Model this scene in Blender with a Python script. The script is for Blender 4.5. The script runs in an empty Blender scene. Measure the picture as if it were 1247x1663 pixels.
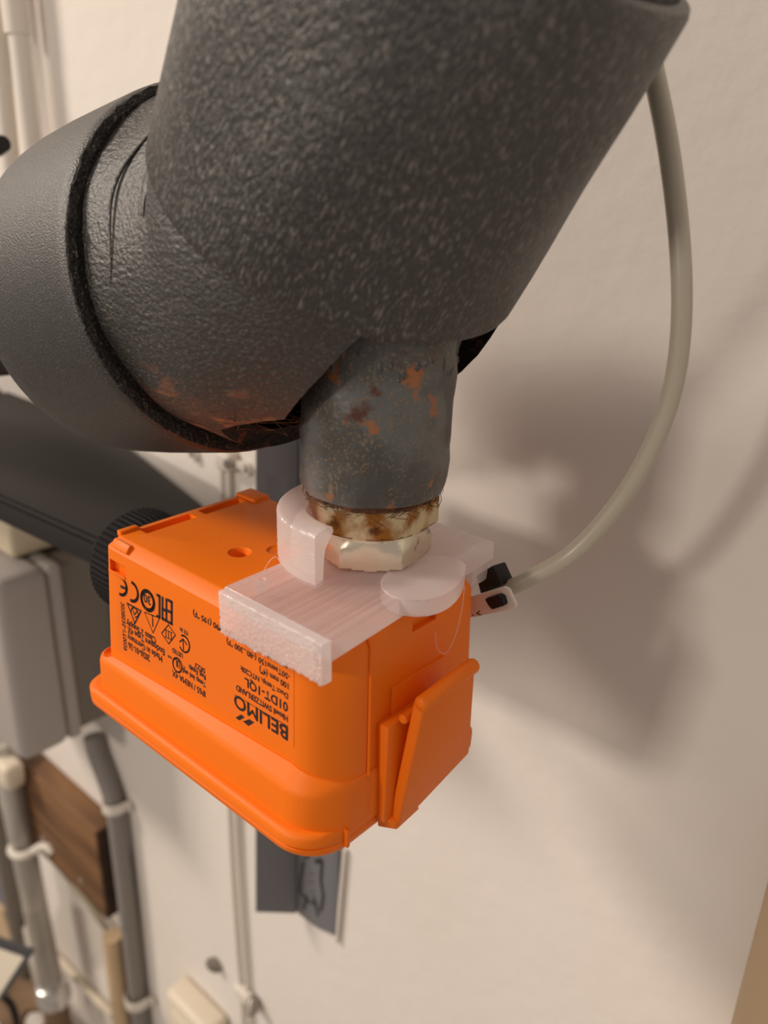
import bpy, bmesh, math, random
from mathutils import Vector as V, Matrix
random.seed(7)
S = bpy.context.scene
COL = S.collection
OFF = V((0, 0, 1.25))            # the sensor hangs about 1.25 m above the floor
PI = math.pi

# ------------------------------------------------------------------ camera
FPX, PITCH, ROLL, YAW = 1357.0, .3866, .02595, .7219
CAM = V((.22364, -.12647, .10871))
_f0 = V((-math.sin(YAW), math.cos(YAW), 0)); _r0 = V((math.cos(YAW), math.sin(YAW), 0)); _u0 = V((0, 0, 1))
CF = _f0*math.cos(PITCH) - _u0*math.sin(PITCH)
_u = _u0*math.cos(PITCH) + _f0*math.sin(PITCH)
CR = _r0*math.cos(ROLL) + _u*math.sin(ROLL)
CU = -_r0*math.sin(ROLL) + _u*math.cos(ROLL)
cam = bpy.data.objects.new('camera', bpy.data.cameras.new('camera')); COL.objects.link(cam)
M = Matrix((CR, CU, -CF)).transposed().to_4x4(); M.translation = CAM + OFF
cam.matrix_world = M
cam.data.sensor_fit = 'HORIZONTAL'; cam.data.sensor_width = 36
cam.data.lens = FPX/1247*36
cam.data.clip_start = .01
cam.data.dof.use_dof = True; cam.data.dof.focus_distance = .245; cam.data.dof.aperture_fstop = 13.0
S.camera = cam

# ------------------------------------------------------------------ world, lamps, exposure
S.view_settings.view_transform = 'Standard'; S.view_settings.look = 'None'
S.view_settings.exposure = -0.12; S.view_settings.gamma = 1; S.view_settings.use_curve_mapping = False
w = bpy.data.worlds.new('room_ambient'); S.world = w; w.use_nodes = True
w.node_tree.nodes['Background'].inputs[0].default_value = (1.0, .86, .76, 1)
w.node_tree.nodes['Background'].inputs[1].default_value = .37

def area(name, loc, target, sx, sy, power, color):
    l = bpy.data.lights.new(name, 'AREA'); l.shape = 'RECTANGLE'; l.size = sx; l.size_y = sy
    l.energy = power; l.color = color
    o = bpy.data.objects.new(name, l); COL.objects.link(o)
    o.location = V(loc) + OFF
    o.rotation_euler = (V(target) - V(loc)).to_track_quat('-Z', 'Y').to_euler()
    return o
area('ceiling_lamp', (-1.64, -1.26, 1.36), (.0, .04, .02), .60, .40, 50, (1, .87, .74))
area('front_lamp', (-.16, -1.85, .58), (.03, .05, .0), .26, .14, 13, (1, .88, .76))

def hit(px, py, axis, val):
    """world point where the sight line through a photo pixel meets the plane axis = val"""
    d = CF + CR*((px-623.5)/FPX) - CU*((py-831.5)/FPX)
    i = 'xyz'.index(axis); t = (val - CAM[i])/d[i]
    return CAM + d*t
def depth(p): return (V(p)-CAM).dot(CF)
def pxlen(n, p): return n*depth(p)/FPX

# ------------------------------------------------------------------ materials
def mat(name, color, rough=.5, metal=0.0, bump=None, spec=.5, mix=None, **kw):
    """bump = (scale, strength, distance, stretch xyz); mix = list of (color, noise scale, lo, hi, detail, rough)"""
    m = bpy.data.materials.new(name); m.use_nodes = True
    n = m.node_tree.nodes; L = m.node_tree.links
    b = n['Principled BSDF']
    b.inputs['Base Color'].default_value = (*color, 1); b.inputs['Roughness'].default_value = rough
    b.inputs['Metallic'].default_value = metal; b.inputs['Specular IOR Level'].default_value = spec
    for k, v in kw.items(): b.inputs[k.replace('_', ' ')].default_value = v
    tc = n.new('ShaderNodeTexCoord')
    cur = None
    for i, mx in enumerate(mix or []):
        c2, sc, lo, hi, det = mx[:5]; st = mx[5] if len(mx) > 5 else (1, 1, 1)
        mp = n.new('ShaderNodeMapping'); mp.inputs['Scale'].default_value = st; mp.inputs['Location'].default_value = (i*.37, i*.71, i*.13)
        L.new(tc.outputs['Object'], mp.inputs['Vector'])
        nz = n.new('ShaderNodeTexNoise'); nz.inputs['Scale'].default_value = sc; nz.inputs['Detail'].default_value = det
        L.new(mp.outputs[0], nz.inputs['Vector'])
        r = n.new('ShaderNodeMapRange'); r.inputs['From Min'].default_value = lo; r.inputs['From Max'].default_value = hi
        L.new(nz.outputs[0], r.inputs['Value'])
        mxn = n.new('ShaderNodeMix'); mxn.data_type = 'RGBA'
        if cur is None: mxn.inputs[6].default_value = (*color, 1)
        else: L.new(cur, mxn.inputs[6])
        mxn.inputs[7].default_value = (*c2, 1)
        fac = r.outputs[0]
        if len(mx) > 6:                     # keep this wear to a band of the object's own height
            sp_ = n.new('ShaderNodeSeparateXYZ'); L.new(tc.outputs['Object'], sp_.inputs[0])
            r2 = n.new('ShaderNodeMapRange'); r2.inputs['From Min'].default_value = mx[6][0]; r2.inputs['From Max'].default_value = mx[6][1]
            L.new(sp_.outputs[2], r2.inputs['Value'])
            mu = n.new('ShaderNodeMath'); mu.operation = 'MULTIPLY'; L.new(fac, mu.inputs[0]); L.new(r2.outputs[0], mu.inputs[1]); fac = mu.outputs[0]
        L.new(fac, mxn.inputs[0]); cur = mxn.outputs[2]
    if cur is not None: L.new(cur, b.inputs['Base Color'])
    prev = None
    for bp in ([bump] if bump and not isinstance(bump, list) else bump or []):
        sc, strength, dist = bp[:3]; st = bp[3] if len(bp) > 3 else (1, 1, 1)
        mp = n.new('ShaderNodeMapping'); mp.inputs['Scale'].default_value = st
        L.new(tc.outputs['Object'], mp.inputs['Vector'])
        nz = n.new('ShaderNodeTexNoise'); nz.inputs['Scale'].default_value = sc; nz.inputs['Detail'].default_value = bp[4] if len(bp) > 4 else 3
        L.new(mp.outputs[0], nz.inputs['Vector'])
        bn = n.new('ShaderNodeBump'); bn.inputs['Strength'].default_value = strength; bn.inputs['Distance'].default_value = dist
        L.new(nz.outputs[0], bn.inputs['Height'])
        if prev is not None: L.new(prev, bn.inputs['Normal'])
        prev = bn.outputs[0]
    if prev is not None: L.new(prev, b.inputs['Normal'])
    return m

ORANGE = mat('orange_plastic', (.90, .185, .005), .48, bump=(2600, .10, .0004), spec=.28)
ORANGE_LABEL = mat('orange_label_film', (.90, .18, .005), .28, spec=.5)
INK = mat('black_print', (.022, .010, .010), .5)
FOAM_UP = mat('grey_foam_upper', (.017, .0155, .014), .42, spec=1.0,
              mix=[((.016, .0145, .013), 14, .42, .62, 3), ((.19, .17, .15), 1500, .53, .72, 4, (1, 1, .30))],
              bump=[(1900, 1.0, .0008, (1, 1, .28), 3), (90, .2, .001)])
FOAM_MID = mat('grey_foam_elbow', (.018, .016, .0145), .47, spec=1.0,
               mix=[((.16, .045, .014), 55, .46, .62, 6, (.5, 1, 1), (-.026, -.044)), ((.30, .10, .03), 160, .58, .66, 5, (.4, 1, 1), (-.018, -.036)), ((.09, .03, .014), 90, .56, .62, 5, (1, 1, 1), (-.02, -.04)), ((.13, .115, .10), 1500, .54, .76, 3, (.5, 1, 1))],
               bump=[(900, .8, .0008, (.7, 1, 1), 5), (60, .3, .0015)])
FOAM_LEFT = mat('grey_foam_left', (.018, .0165, .0155), .46, spec=1.0,
                mix=[((.11, .10, .09), 1900, .54, .74, 3)], bump=[(1900, .6, .0005), (70, .15, .001)])
FOAM_CUT = mat('black_foam_cut_edge', (.012, .010, .009), .8, mix=[((.16, .13, .09), 1100, .58, .74, 3)], bump=(900, 1.0, .002))
FOAM_DARK = mat('black_foam_lining', (.010, .008, .007), .85, mix=[((.16, .05, .015), 160, .60, .74, 4, (.3, 1, 1))], bump=(400, 1.0, .002))
PAINTED = mat('grey_painted_rusty_steel', (.12, .124, .124), .40, spec=.6,
              mix=[((.065, .062, .058), 60, .42, .60, 5), ((.24, .17, .085), 1300, .55, .70, 3), ((.06, .058, .057), 38, .50, .58, 3), ((.34, .115, .03), 120, .60, .66, 9), ((.085, .025, .010), 95, .635, .70, 8), ((.17, .14, .10), 420, .66, .74, 2, (1, 1, .15))],
              bump=[(220, .5, .0010, (1, 1, 1), 5), (70, .35, .0016)])
WELD = mat('lumpy_grey_weld', (.07, .068, .066), .45, mix=[((.22, .08, .03), 140, .6, .7, 4)], bump=(260, .8, .002))
BRASS_DIRTY = mat('stained_brass', (.62, .52, .33), .33, .85,
                  mix=[((.30, .13, .025), 130, .42, .58, 5), ((.10, .035, .012), 160, .56, .68, 5)], bump=(500, .3, .0006))
BRASS = mat('nickel_plated_brass', (.78, .72, .58), .27, .9, mix=[((.38, .22, .08), 150, .64, .76, 5)], bump=(600, .15, .0004))
HEMP = mat('rusty_hemp', (.075, .028, .012), .8, mix=[((.20, .08, .03), 300, .45, .65, 3)])
STEEL_DARK = mat('dark_painted_steel', (.026, .023, .022), .6, bump=(120, .1, .0006), spec=.2)
POST_GREY = mat('grey_blue_steel', (.16, .16, .175), .45, bump=(100, .08, .0005))
BLACK = mat('black_plastic', (.010, .009, .009), .5, spec=.3)
GLAND = mat('matt_black_rubber', (.008, .007, .007), .7, spec=.15)
WALLM = mat('painted_plaster', (.79, .745, .70), .75, spec=.25,
            mix=[((.75, .70, .645), 5, .35, .7, 3)], bump=[(75, .20, .003, (1, 1, 1), 4), (14, .08, .006)])
FLOORM = mat('grey_concrete', (.35, .32, .29), .8, mix=[((.26, .24, .22), 4, .4, .7, 5)], bump=(60, .3, .003))
GREYBOX = mat('light_grey_plastic', (.40, .365, .345), .5, bump=(900, .05, .0004))
GREYBASE = mat('dark_grey_plastic', (.19, .165, .14), .55)
CREAM = mat('cream_plastic', (.66, .58, .42), .5)
CREAM_PIPE = mat('cream_painted_pipe', (.60, .44, .27), .55, mix=[((.52, .38, .23), 6, .4, .7, 2)])
IVORY = mat('ivory_plastic', (.74, .66, .53), .45)
OLIVE = mat('olive_cable', (.22, .185, .12), .5)
GREYCABLE = mat('grey_conduit_plastic', (.24, .22, .205), .5)
WHITE = mat('white_plastic', (.75, .70, .63), .45)
GALV = mat('galvanized_steel', (.56, .54, .50), .38, .35, mix=[((.30, .28, .25), 40, .4, .65, 4, (1, 1, .2))])
SILVER = mat('bright_zinc', (.75, .74, .72), .25, .9)
CABLE = mat('translucent_grey_cable', (.48, .44, .355), .35, spec=.5, bump=(60, .05, .0006))
WOOD = mat('brown_wood', (.23, .115, .048), .6, mix=[((.11, .05, .022), 30, .4, .62, 5, (.25, 1, 2.5))], bump=(90, .3, .001, (.2, 1, 3)))
WOOD_END = mat('dark_end_grain', (.055, .026, .012), .7, mix=[((.03, .014, .007), 90, .4, .6, 4)])
PAPER = mat('ivory_card', (.80, .73, .60), .6)
NAVY = mat('dark_navy_card', (.03, .032, .045), .5)
RED = mat('red_card', (.30, .035, .03), .5)
BLUE = mat('blue_grey_card', (.15, .16, .24), .5)
ROPE = mat('brown_rope', (.20, .125, .07), .8, bump=(200, .6, .002))
PRINT_HOLE = mat('dusty_screw', (.30, .27, .24), .4, .5)

def printed():
    m = bpy.data.materials.new('clear_printed_plastic'); m.use_nodes = True
    n = m.node_tree.nodes; L = m.node_tree.links; b = n['Principled BSDF']; out = n['Material Output']
    n.remove(b)
    b = n.new('ShaderNodeBsdfGlossy'); b.inputs['Roughness'].default_value = .13
    df = n.new('ShaderNodeBsdfDiffuse'); df.inputs['Color'].default_value = (1, .94, .93, 1)
    tl = n.new('ShaderNodeBsdfTranslucent'); tl.inputs['Color'].default_value = (.97, .92, .92, 1)
    tp = n.new('ShaderNodeBsdfTransparent'); tp.inputs['Color'].default_value = (1, .98, .98, 1)
    m1 = n.new('ShaderNodeMixShader'); m1.inputs[0].default_value = .40; L.new(df.outputs[0], m1.inputs[1]); L.new(tl.outputs[0], m1.inputs[2])
    m2 = n.new('ShaderNodeMixShader'); m2.inputs[0].default_value = .45; L.new(m1.outputs[0], m2.inputs[1]); L.new(tp.outputs[0], m2.inputs[2])
    m3 = n.new('ShaderNodeMixShader'); lw = n.new('ShaderNodeLayerWeight'); lw.inputs['Blend'].default_value = .12
    mr = n.new('ShaderNodeMapRange'); mr.inputs['To Min'].default_value = .035; mr.inputs['To Max'].default_value = .35; L.new(lw.outputs['Facing'], mr.inputs['Value']); L.new(mr.outputs[0], m3.inputs[0]); L.new(m2.outputs[0], m3.inputs[1]); L.new(b.outputs[0], m3.inputs[2]); L.new(m3.outputs[0], out.inputs['Surface'])
    tc = n.new('ShaderNodeTexCoord')
    mp = n.new('ShaderNodeMapping'); mp.inputs['Rotation'].default_value = (0, 0, math.radians(-35)); mp.inputs['Scale'].default_value = (2200, 90, 90)
    L.new(tc.outputs['Object'], mp.inputs['Vector'])
    a = n.new('ShaderNodeTexNoise'); a.inputs['Scale'].default_value = 1; a.inputs['Detail'].default_value = 2; L.new(mp.outputs[0], a.inputs['Vector'])
    c = n.new('ShaderNodeTexNoise'); c.inputs['Scale'].default_value = 420; c.inputs['Detail'].default_value = 4; L.new(tc.outputs['Object'], c.inputs['Vector'])
    mp2 = n.new('ShaderNodeMapping'); mp2.inputs['Scale'].default_value = (60, 60, 2600); L.new(tc.outputs['Object'], mp2.inputs['Vector'])
    d = n.new('ShaderNodeTexNoise'); d.inputs['Scale'].default_value = 1; L.new(mp2.outputs[0], d.inputs['Vector'])
    b1 = n.new('ShaderNodeBump'); b1.inputs['Strength'].default_value = .6; b1.inputs['Distance'].default_value = .0005; L.new(a.outputs[0], b1.inputs['Height'])
    b2 = n.new('ShaderNodeBump'); b2.inputs['Strength'].default_value = .8; b2.inputs['Distance'].default_value = .0007; L.new(c.outputs[0], b2.inputs['Height']); L.new(b1.outputs[0], b2.inputs['Normal'])
    b3 = n.new('ShaderNodeBump'); b3.inputs['Strength'].default_value = .2; b3.inputs['Distance'].default_value = .0004; L.new(d.outputs[0], b3.inputs['Height']); L.new(b2.outputs[0], b3.inputs['Normal'])
    L.new(b3.outputs[0], b.inputs['Normal'])
    return m
PRINTED = printed()

# ------------------------------------------------------------------ mesh helpers
def add_loft(bm, rings, cap0=True, cap1=True, closed=True):
    vs = [[bm.verts.new(p) for p in r] for r in rings]
    n = len(rings[0])
    for a, b in zip(vs, vs[1:]):
        for i in range(n if closed else n-1):
            j = (i+1) % n
            try: bm.faces.new((a[i], a[j], b[j], b[i]))
            except ValueError: pass
    if cap0: bm.faces.new(vs[0][::-1])
    if cap1: bm.faces.new(vs[-1])
    return bm
def BM(): return bmesh.new()
def frame(ax):
    ax = V(ax).normalized()
    a = ax.cross(V((0, 0, 1)))
    if a.length < 1e-3: a = ax.cross(V((0, 1, 0)))
    a.normalize(); return a, ax.cross(a).normalized(), ax
def circ(c, ax, r, n=32, a0=0):
    x, y, _ = frame(ax); c = V(c)
    return [c + x*(r*math.cos(a0+2*PI*i/n)) + y*(r*math.sin(a0+2*PI*i/n)) for i in range(n)]
def add_lathe(bm, c, ax, prof, n=32, caps=True, a0=0):
    ax = V(ax).normalized(); c = V(c)
    return add_loft(bm, [circ(c+ax*h, ax, max(r, 1e-6), n, a0) for r, h in prof], caps, caps)
def smooth_path(pts, k=8):
    pts = [V(p) for p in pts]; P = [2*pts[0]-pts[1]] + pts + [2*pts[-1]-pts[-2]]; out = []
    for i in range(1, len(P)-2):
        p0, p1, p2, p3 = P[i-1:i+3]
        for j in range(k):
            t = j/k
            out.append(.5*((2*p1) + (p2-p0)*t + (2*p0-5*p1+4*p2-p3)*t*t + (3*p1-p0-3*p2+p3)*t**3))
    out.append(pts[-1]); return out
def add_tube(bm, pts, r, n=14, caps=True):
    pts = [V(p) for p in pts]; rings = []
    x = None
    for i, p in enumerate(pts):
        t = (pts[min(i+1, len(pts)-1)] - pts[max(i-1, 0)]).normalized()
        if x is None: x, y, _ = frame(t)
        x = (x - t*x.dot(t)).normalized(); y = t.cross(x)
        rr = r[i] if isinstance(r, (list, tuple)) else r
        rings.append([p + x*(rr*math.cos(2*PI*k/n)) + y*(rr*math.sin(2*PI*k/n)) for k in range(n)])
    return add_loft(bm, rings, caps, caps)
def add_box(bm, lo, hi, bev=0, seg=2):
    r = bmesh.ops.create_cube(bm, size=1)
    lo, hi = V(lo), V(hi)
    for v in r['verts']:
        v.co = V([(lo[i]+hi[i])/2 + v.co[i]*(hi[i]-lo[i]) for i in range(3)])
    if bev:
        es = list({e for v in r['verts'] for e in v.link_edges})
        bmesh.ops.bevel(bm, geom=es, offset=bev, segments=seg, affect='EDGES', profile=.5)
    return bm
def add_prism(bm, poly, d, bev=0, seg=2):
    """poly: list of world points (planar), d: extrusion vector"""
    d = V(d); a = [bm.verts.new(V(p)) for p in poly]; b = [bm.verts.new(V(p)+d) for p in poly]
    fs = [bm.faces.new(a[::-1]), bm.faces.new(b)]
    n = len(poly)
    for i in range(n):
        j = (i+1) % n; fs.append(bm.faces.new((a[i], a[j], b[j], b[i])))
    if bev:
        es = list({e for f in fs for e in f.edges})
        bmesh.ops.bevel(bm, geom=es, offset=bev, segments=seg, affect='EDGES', profile=.5)
    return bm
def rrect(x0, x1, y0, y1, rfl, rfr, rbr, rbl, z, n=8):
    o = []
    for r, cx, cy, a0 in ((rfr, x1-rfr, y0+rfr, -90), (rbr, x1-rbr, y1-rbr, 0), (rbl, x0+rbl, y1-rbl, 90), (rfl, x0+rfl, y0+rfl, 180)):
        for i in range(n+1):
            a = math.radians(a0+90*i/n); o.append(V((cx+r*math.cos(a), cy+r*math.sin(a), z)))
    return o

ROOTS = {}
def props(o, label=None, cat=None, group=None, kind=None):
    if label: o['label'] = label
    if cat: o['category'] = cat
    if group: o['group'] = group
    if kind: o['kind'] = kind
    return o
def thing(name, base, label, cat, group=None):
    o = bpy.data.objects.new(name, None); COL.objects.link(o)
    o.empty_display_size = .02
    o.location = V(base) + OFF
    WM[o] = Matrix.Translation(V(base)); return props(o, label, cat, group)
WM = {}                                     # each object's own frame in scene coordinates
def base_of(o): return WM[o].to_translation()
def obj(name, bm, m, parent=None, base=None, label=None, cat=None, group=None, kind=None, sharp=35, smooth=True, rot=None):
    """links bm (scene coordinates) as one mesh object; rot: 3x3 giving the object's own axes"""
    bmesh.ops.recalc_face_normals(bm, faces=bm.faces)
    if base is None:
        if parent is not None: base = base_of(parent)
        else:
            zs = [v.co for v in bm.verts]
            base = V((sum(v.x for v in zs)/len(zs), sum(v.y for v in zs)/len(zs), min(v.z for v in zs)))
    base = V(base)
    T = Matrix.Translation(base)
    if rot is not None: T = T @ rot.to_4x4()
    bmesh.ops.transform(bm, matrix=T.inverted(), verts=bm.verts)
    me = bpy.data.meshes.new(name); bm.to_mesh(me); bm.free()
    if smooth:
        me.shade_smooth(); me.set_sharp_from_angle(angle=math.radians(sharp))
    for mm in (m if isinstance(m, (list, tuple)) else [m]): me.materials.append(mm)
    o = bpy.data.objects.new(name, me); COL.objects.link(o)
    if parent is not None:
        o.parent = parent
        o.matrix_local = WM[parent].inverted() @ T
    else:
        o.matrix_local = Matrix.Translation(OFF) @ T
    WM[o] = T
    return props(o, label, cat, group, kind)
def cut(o, bms, cmats=None):
    """real recesses: subtract closed cutters (scene coordinates) from o"""
    cs = []
    for bm in bms:
        bmesh.ops.recalc_face_normals(bm, faces=bm.faces)
        me = bpy.data.meshes.new('c'); bm.to_mesh(me); bm.free()
        for mm in (cmats or o.data.materials[:1]): me.materials.append(mm)
        c = bpy.data.objects.new('c', me); COL.objects.link(c); c.location = OFF; cs.append(c)
        md = o.modifiers.new('b', 'BOOLEAN'); md.operation = 'DIFFERENCE'; md.object = c; md.solver = 'EXACT'; md.material_mode = 'TRANSFER'
    bpy.context.view_layer.update()
    ev = o.evaluated_get(bpy.context.evaluated_depsgraph_get())
    me = bpy.data.meshes.new_from_object(ev)
    o.modifiers.clear(); old = o.data; o.data = me; me.name = old.name
    me.shade_smooth(); me.set_sharp_from_angle(angle=math.radians(35))
    for c in cs: bpy.data.objects.remove(c)

# ------------------------------------------------------------------ the room
WY = .16
bm = BM(); add_box(bm, (-3.2, WY, -1.25), (1.6, WY+.12, 1.6)); obj('wall_back', bm, WALLM, base=(0, WY, -1.25), kind='structure', smooth=False)
bm = BM(); add_box(bm, (-3.2, -2.6, -1.35), (1.6, WY+.12, -1.25)); obj('floor', bm, FLOORM, base=(0, 0, -1.25), kind='structure', smooth=False)

# ------------------------------------------------------------------ insulated pipe
PY = .043
AX = V((.5234, -.0371, .8513)).normalized()
RC = V((.0568, .0419, .0964))            # centre of the lower rim of the upper sleeve
pipe = thing('insulated_pipe', (0, PY, .08), 'thick black foam insulated pipe elbow above the orange box', 'pipe')
def tube_ring(prof_outer, c, ax, n=96):
    bm = BM(); return add_lathe(bm, c, ax, prof_outer, n)
R2 = .0516
rx, ry, rz = frame(AX)
rotu = Matrix((rx, ry, rz)).transposed()
bm = BM()
prof = [(.040, 0), (.0500, 0), (.0512, .0006), (R2, .002)] + [(R2, .004+.009*i) for i in range(9)] + [(R2, .0780), (.0510, .0794), (.0490, .0799), (.0400, .0794), (.0395, .068)]
add_lathe(bm, RC, AX, prof, 128)
for v in bm.verts:                         # foam is never perfectly round
    d = (v.co-RC); h = d.dot(AX); rad = d-AX*h
    a = math.atan2(rad.dot(ry), rad.dot(rx))
    if rad.length > .03: v.co += rad.normalized()*(.0005*math.sin(3*a+40*h)+.00035*math.sin(7*a-90*h))
up = obj('upper_sleeve', bm, FOAM_UP, pipe, base=RC, rot=rotu)
bm = BM(); add_lathe(bm, RC+AX*.0787, AX, [(.0385, -.004), (.0390, -.002), (.0470, .0008), (.0485, .0013), (.0475, .0016), (.0385, .0014)], 96)
obj('cut_edge', bm, FOAM_CUT, up, base=RC+AX*.0787)
bm = BM(); add_lathe(bm, RC+AX*.071, AX, [(.0388, 0), (.0392, .01), (.0392, .045), (.0380, .048)], 64)
obj('inner_sleeve', bm, FOAM_UP, pipe, base=RC+AX*.071, rot=rotu, label='narrower foam tube rising out of the upper sleeve')

# elbow piece: a mitred bend that runs up inside the upper sleeve, cut open around the socket
EC = V((.0467, PY, .080)); RM = .0506
def bent_rings(r, k_straight=14, n=112, wob=True, x0=-.006, up_len=.034):
    """rings of a tube along +X that turns at EC into the direction AX"""
    rings = []; X = V((1, 0, 0)); Yv = V((0, 1, 0))
    st = [(V((x0+(EC.x-.012-x0)*i/k_straight, PY, .080)), X) for i in range(k_straight+1)]
    for i in range(1, 8):
        t = i/8; p0, p1, p2 = EC-X*.012, EC, EC+AX*.012
        p = p0*(1-t)**2 + p1*2*t*(1-t) + p2*t*t; d = ((p1-p0)*(1-t)+(p2-p1)*t).normalized(); st.append((p, d))
    st += [(EC+AX*(.012+(up_len-.012)*i/7), AX) for i in range(8)]
    for j, (c, d) in enumerate(st):
        e2 = Yv - d*Yv.dot(d); e2.normalize(); e3 = e2.cross(d)*-1
        ring = []
        for i in range(n):
            q = 2*PI*i/n; rr = r + ((.00045*math.sin(3*q+j*.35)+.0003*math.sin(8*q-j*.5)) if wob else 0)
            ring.append(c - e2*(rr*math.cos(q)) + e3*(rr*math.sin(q)))
        rings.append(ring)
    return rings
bm = BM(); ro = bent_rings(RM); ri = bent_rings(RM-.0055, wob=False)
allr = ro + ri[::-1]
vs = [[bm.verts.new(p) for p in r] for r in allr]
n_ = len(ro[0]); no = len(ro)
for k in range(len(vs)):
    A_, B2 = vs[k], vs[(k+1) % len(vs)]
    for i in range(n_):
        f = bm.faces.new((A_[i], A_[(i+1) % n_], B2[(i+1) % n_], B2[i])); f.material_index = 0 if k < no-1 else 1
elbow = obj('elbow_sleeve', bm, [FOAM_MID, FOAM_DARK], pipe, base=(.0103, PY, .08))
def elbow_cutters():
    c1 = add_lathe(BM(), (.0748, .0385, .0), (.035, .02, 1), [(.0293, 0), (.0293, .088), (.02, .092)], 64)
    poly = [(.0330, .010), (.0360, .0340), (.0406, .0408), (.0500, .0445), (.0617, .0480), (.0700, .0500), (.13, .050), (.13, .010)]
    c2 = add_prism(BM(), [(x, -.03, z) for x, z in poly], (0, .101, 0))
    for c in (c1, c2):
        for f in c.faces: f.material_index = 1
    return [c1, c2]
cut(elbow, elbow_cutters(), [FOAM_MID, FOAM_DARK])
bm = BM(); add_loft(bm, bent_rings(.0235, n=40, wob=False, x0=-.02, up_len=.08)); obj('steel_pipe', bm, FOAM_DARK, pipe, base=(.0103, PY, .08), label='dark rusty steel pipe inside the foam')
bm = BM()
for i in range(60):
    x = random.uniform(.020, .042); y = random.uniform(.0, .06)
    z = .08 - math.sqrt(max(.0001, .0462**2-(y-PY)**2)) + random.uniform(-.002, .003)
    p = V((x, y, max(z, .040)))
    add_tube(bm, [p, p+V((random.uniform(.004, .012), random.uniform(-.004, .004), random.uniform(-.002, .004))), p+V((random.uniform(.010, .022), random.uniform(-.006, .006), random.uniform(-.001, .006)))], random.uniform(.00008, .00022), 4)
obj('frayed_fibres', bm, HEMP, pipe, base=(.0103, PY, .08), kind='stuff')

# left sleeve, slipped over the elbow piece
C0, C1 = V((.0103, PY, .0785)), V((-.049, PY, .0655))
LAX = (C1-C0).normalized(); LL = (C1-C0).length
lx, ly, lz = frame(LAX); rotl = Matrix((lx, ly, lz)).transposed()
bm = BM(); add_lathe(bm, C0, LAX, [(.0513, .012), (.0513, .0004), (.0516, 0), (.0550, 0), (.0557, .0012), (.0559, .004), (.0562, .02), (.0564, .035), (.0562, .05), (.0556, LL-.003), (.0548, LL-.0005), (.0535, LL), (.046, LL), (.045, LL-.004)], 128)
ls = obj('left_sleeve', bm, FOAM_LEFT, pipe, base=C0, rot=rotl, label='light dusty foam sleeve on the left')
bm = BM(); rings = []
for r, h in ((.0503, .002), (.0503, -.0009), (.0530, -.0015), (.0550, -.0007), (.0552, .0012), (.0535, .002)):
    ring = circ(C0+LAX*h, LAX, r, 160)
    rings.append([p + LAX*random.uniform(-.0004, .0003) + (p-C0).normalized()*random.uniform(-.0004, .0002) for p in ring])
add_loft(bm, rings, False, False)
obj('cut_edge', bm, FOAM_CUT, ls, base=C0, label='black porous cut edge of the left sleeve')
# moulded seam on the elbow piece
bm = BM(); sp = []
for i in range(30):
    a = math.radians(62 - 62*i/29); r = RM+.0002
    sp.append(V((.0215+.002*math.sin(i*.3), PY-r*math.cos(a), .080+r*math.sin(a))))
add_tube(bm, sp, [.00045*math.sin(PI*(i+1)/31) for i in range(30)], 8)
obj('moulded_seam', bm, FOAM_MID, pipe, base=(.0103, PY, .08))
# the steel pipe that goes on to the left
bm = BM(); add_lathe(bm, C1-LAX*.03, LAX, [(.0235, 0), (.0235, .8), (.022, .8)], 48); obj('steel_pipe', bm, STEEL_DARK, pipe, base=C1, label='bare steel pipe running off to the left')

# welded socket under the elbow
NX, NY = .0744, .0382
bm = BM(); add_lathe(bm, (NX, NY, 0), (0, 0, 1), [(.0150, .0270), (.0190, .0266), (.0201, .0272), (.0206, .0290)] + [(.0207, .031+.004*i) for i in range(14)] + [(.0207, .095)], 96)
for v in bm.verts:
    rad = V((v.co.x-NX, v.co.y-NY, 0)); a = math.atan2(rad.y, rad.x); z = v.co.z
    if rad.length > .019: v.co += rad.normalized()*(.00022*math.sin(5*a+z*300)+.0002*math.sin(9*a-z*500)); v.co.x += (z-.03)*.022; v.co.y += (z-.03)*.02
sock = obj('threaded_socket', bm, PAINTED, pipe, base=(NX, NY, .027), label='grey painted steel socket with rust patches')
bm = BM()
for i in range(42):                        # weld drips below the sleeve
    a = math.radians(random.uniform(-170, 60)); z = random.uniform(.060, .071)
    l = random.uniform(.001, .005)
    c = V((NX+.022*(z-.03)+.0204*math.cos(a), NY+.02*(z-.03)+.0204*math.sin(a), z))
    add_tube(bm, [c+V((0, 0, l)), c+V((0, 0, l*.4)), c], [.0005, random.uniform(.0006, .0011), .0004], 8)
obj('weld_drips', bm, WELD, sock, base=(NX, NY, .065), kind='stuff')
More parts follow.
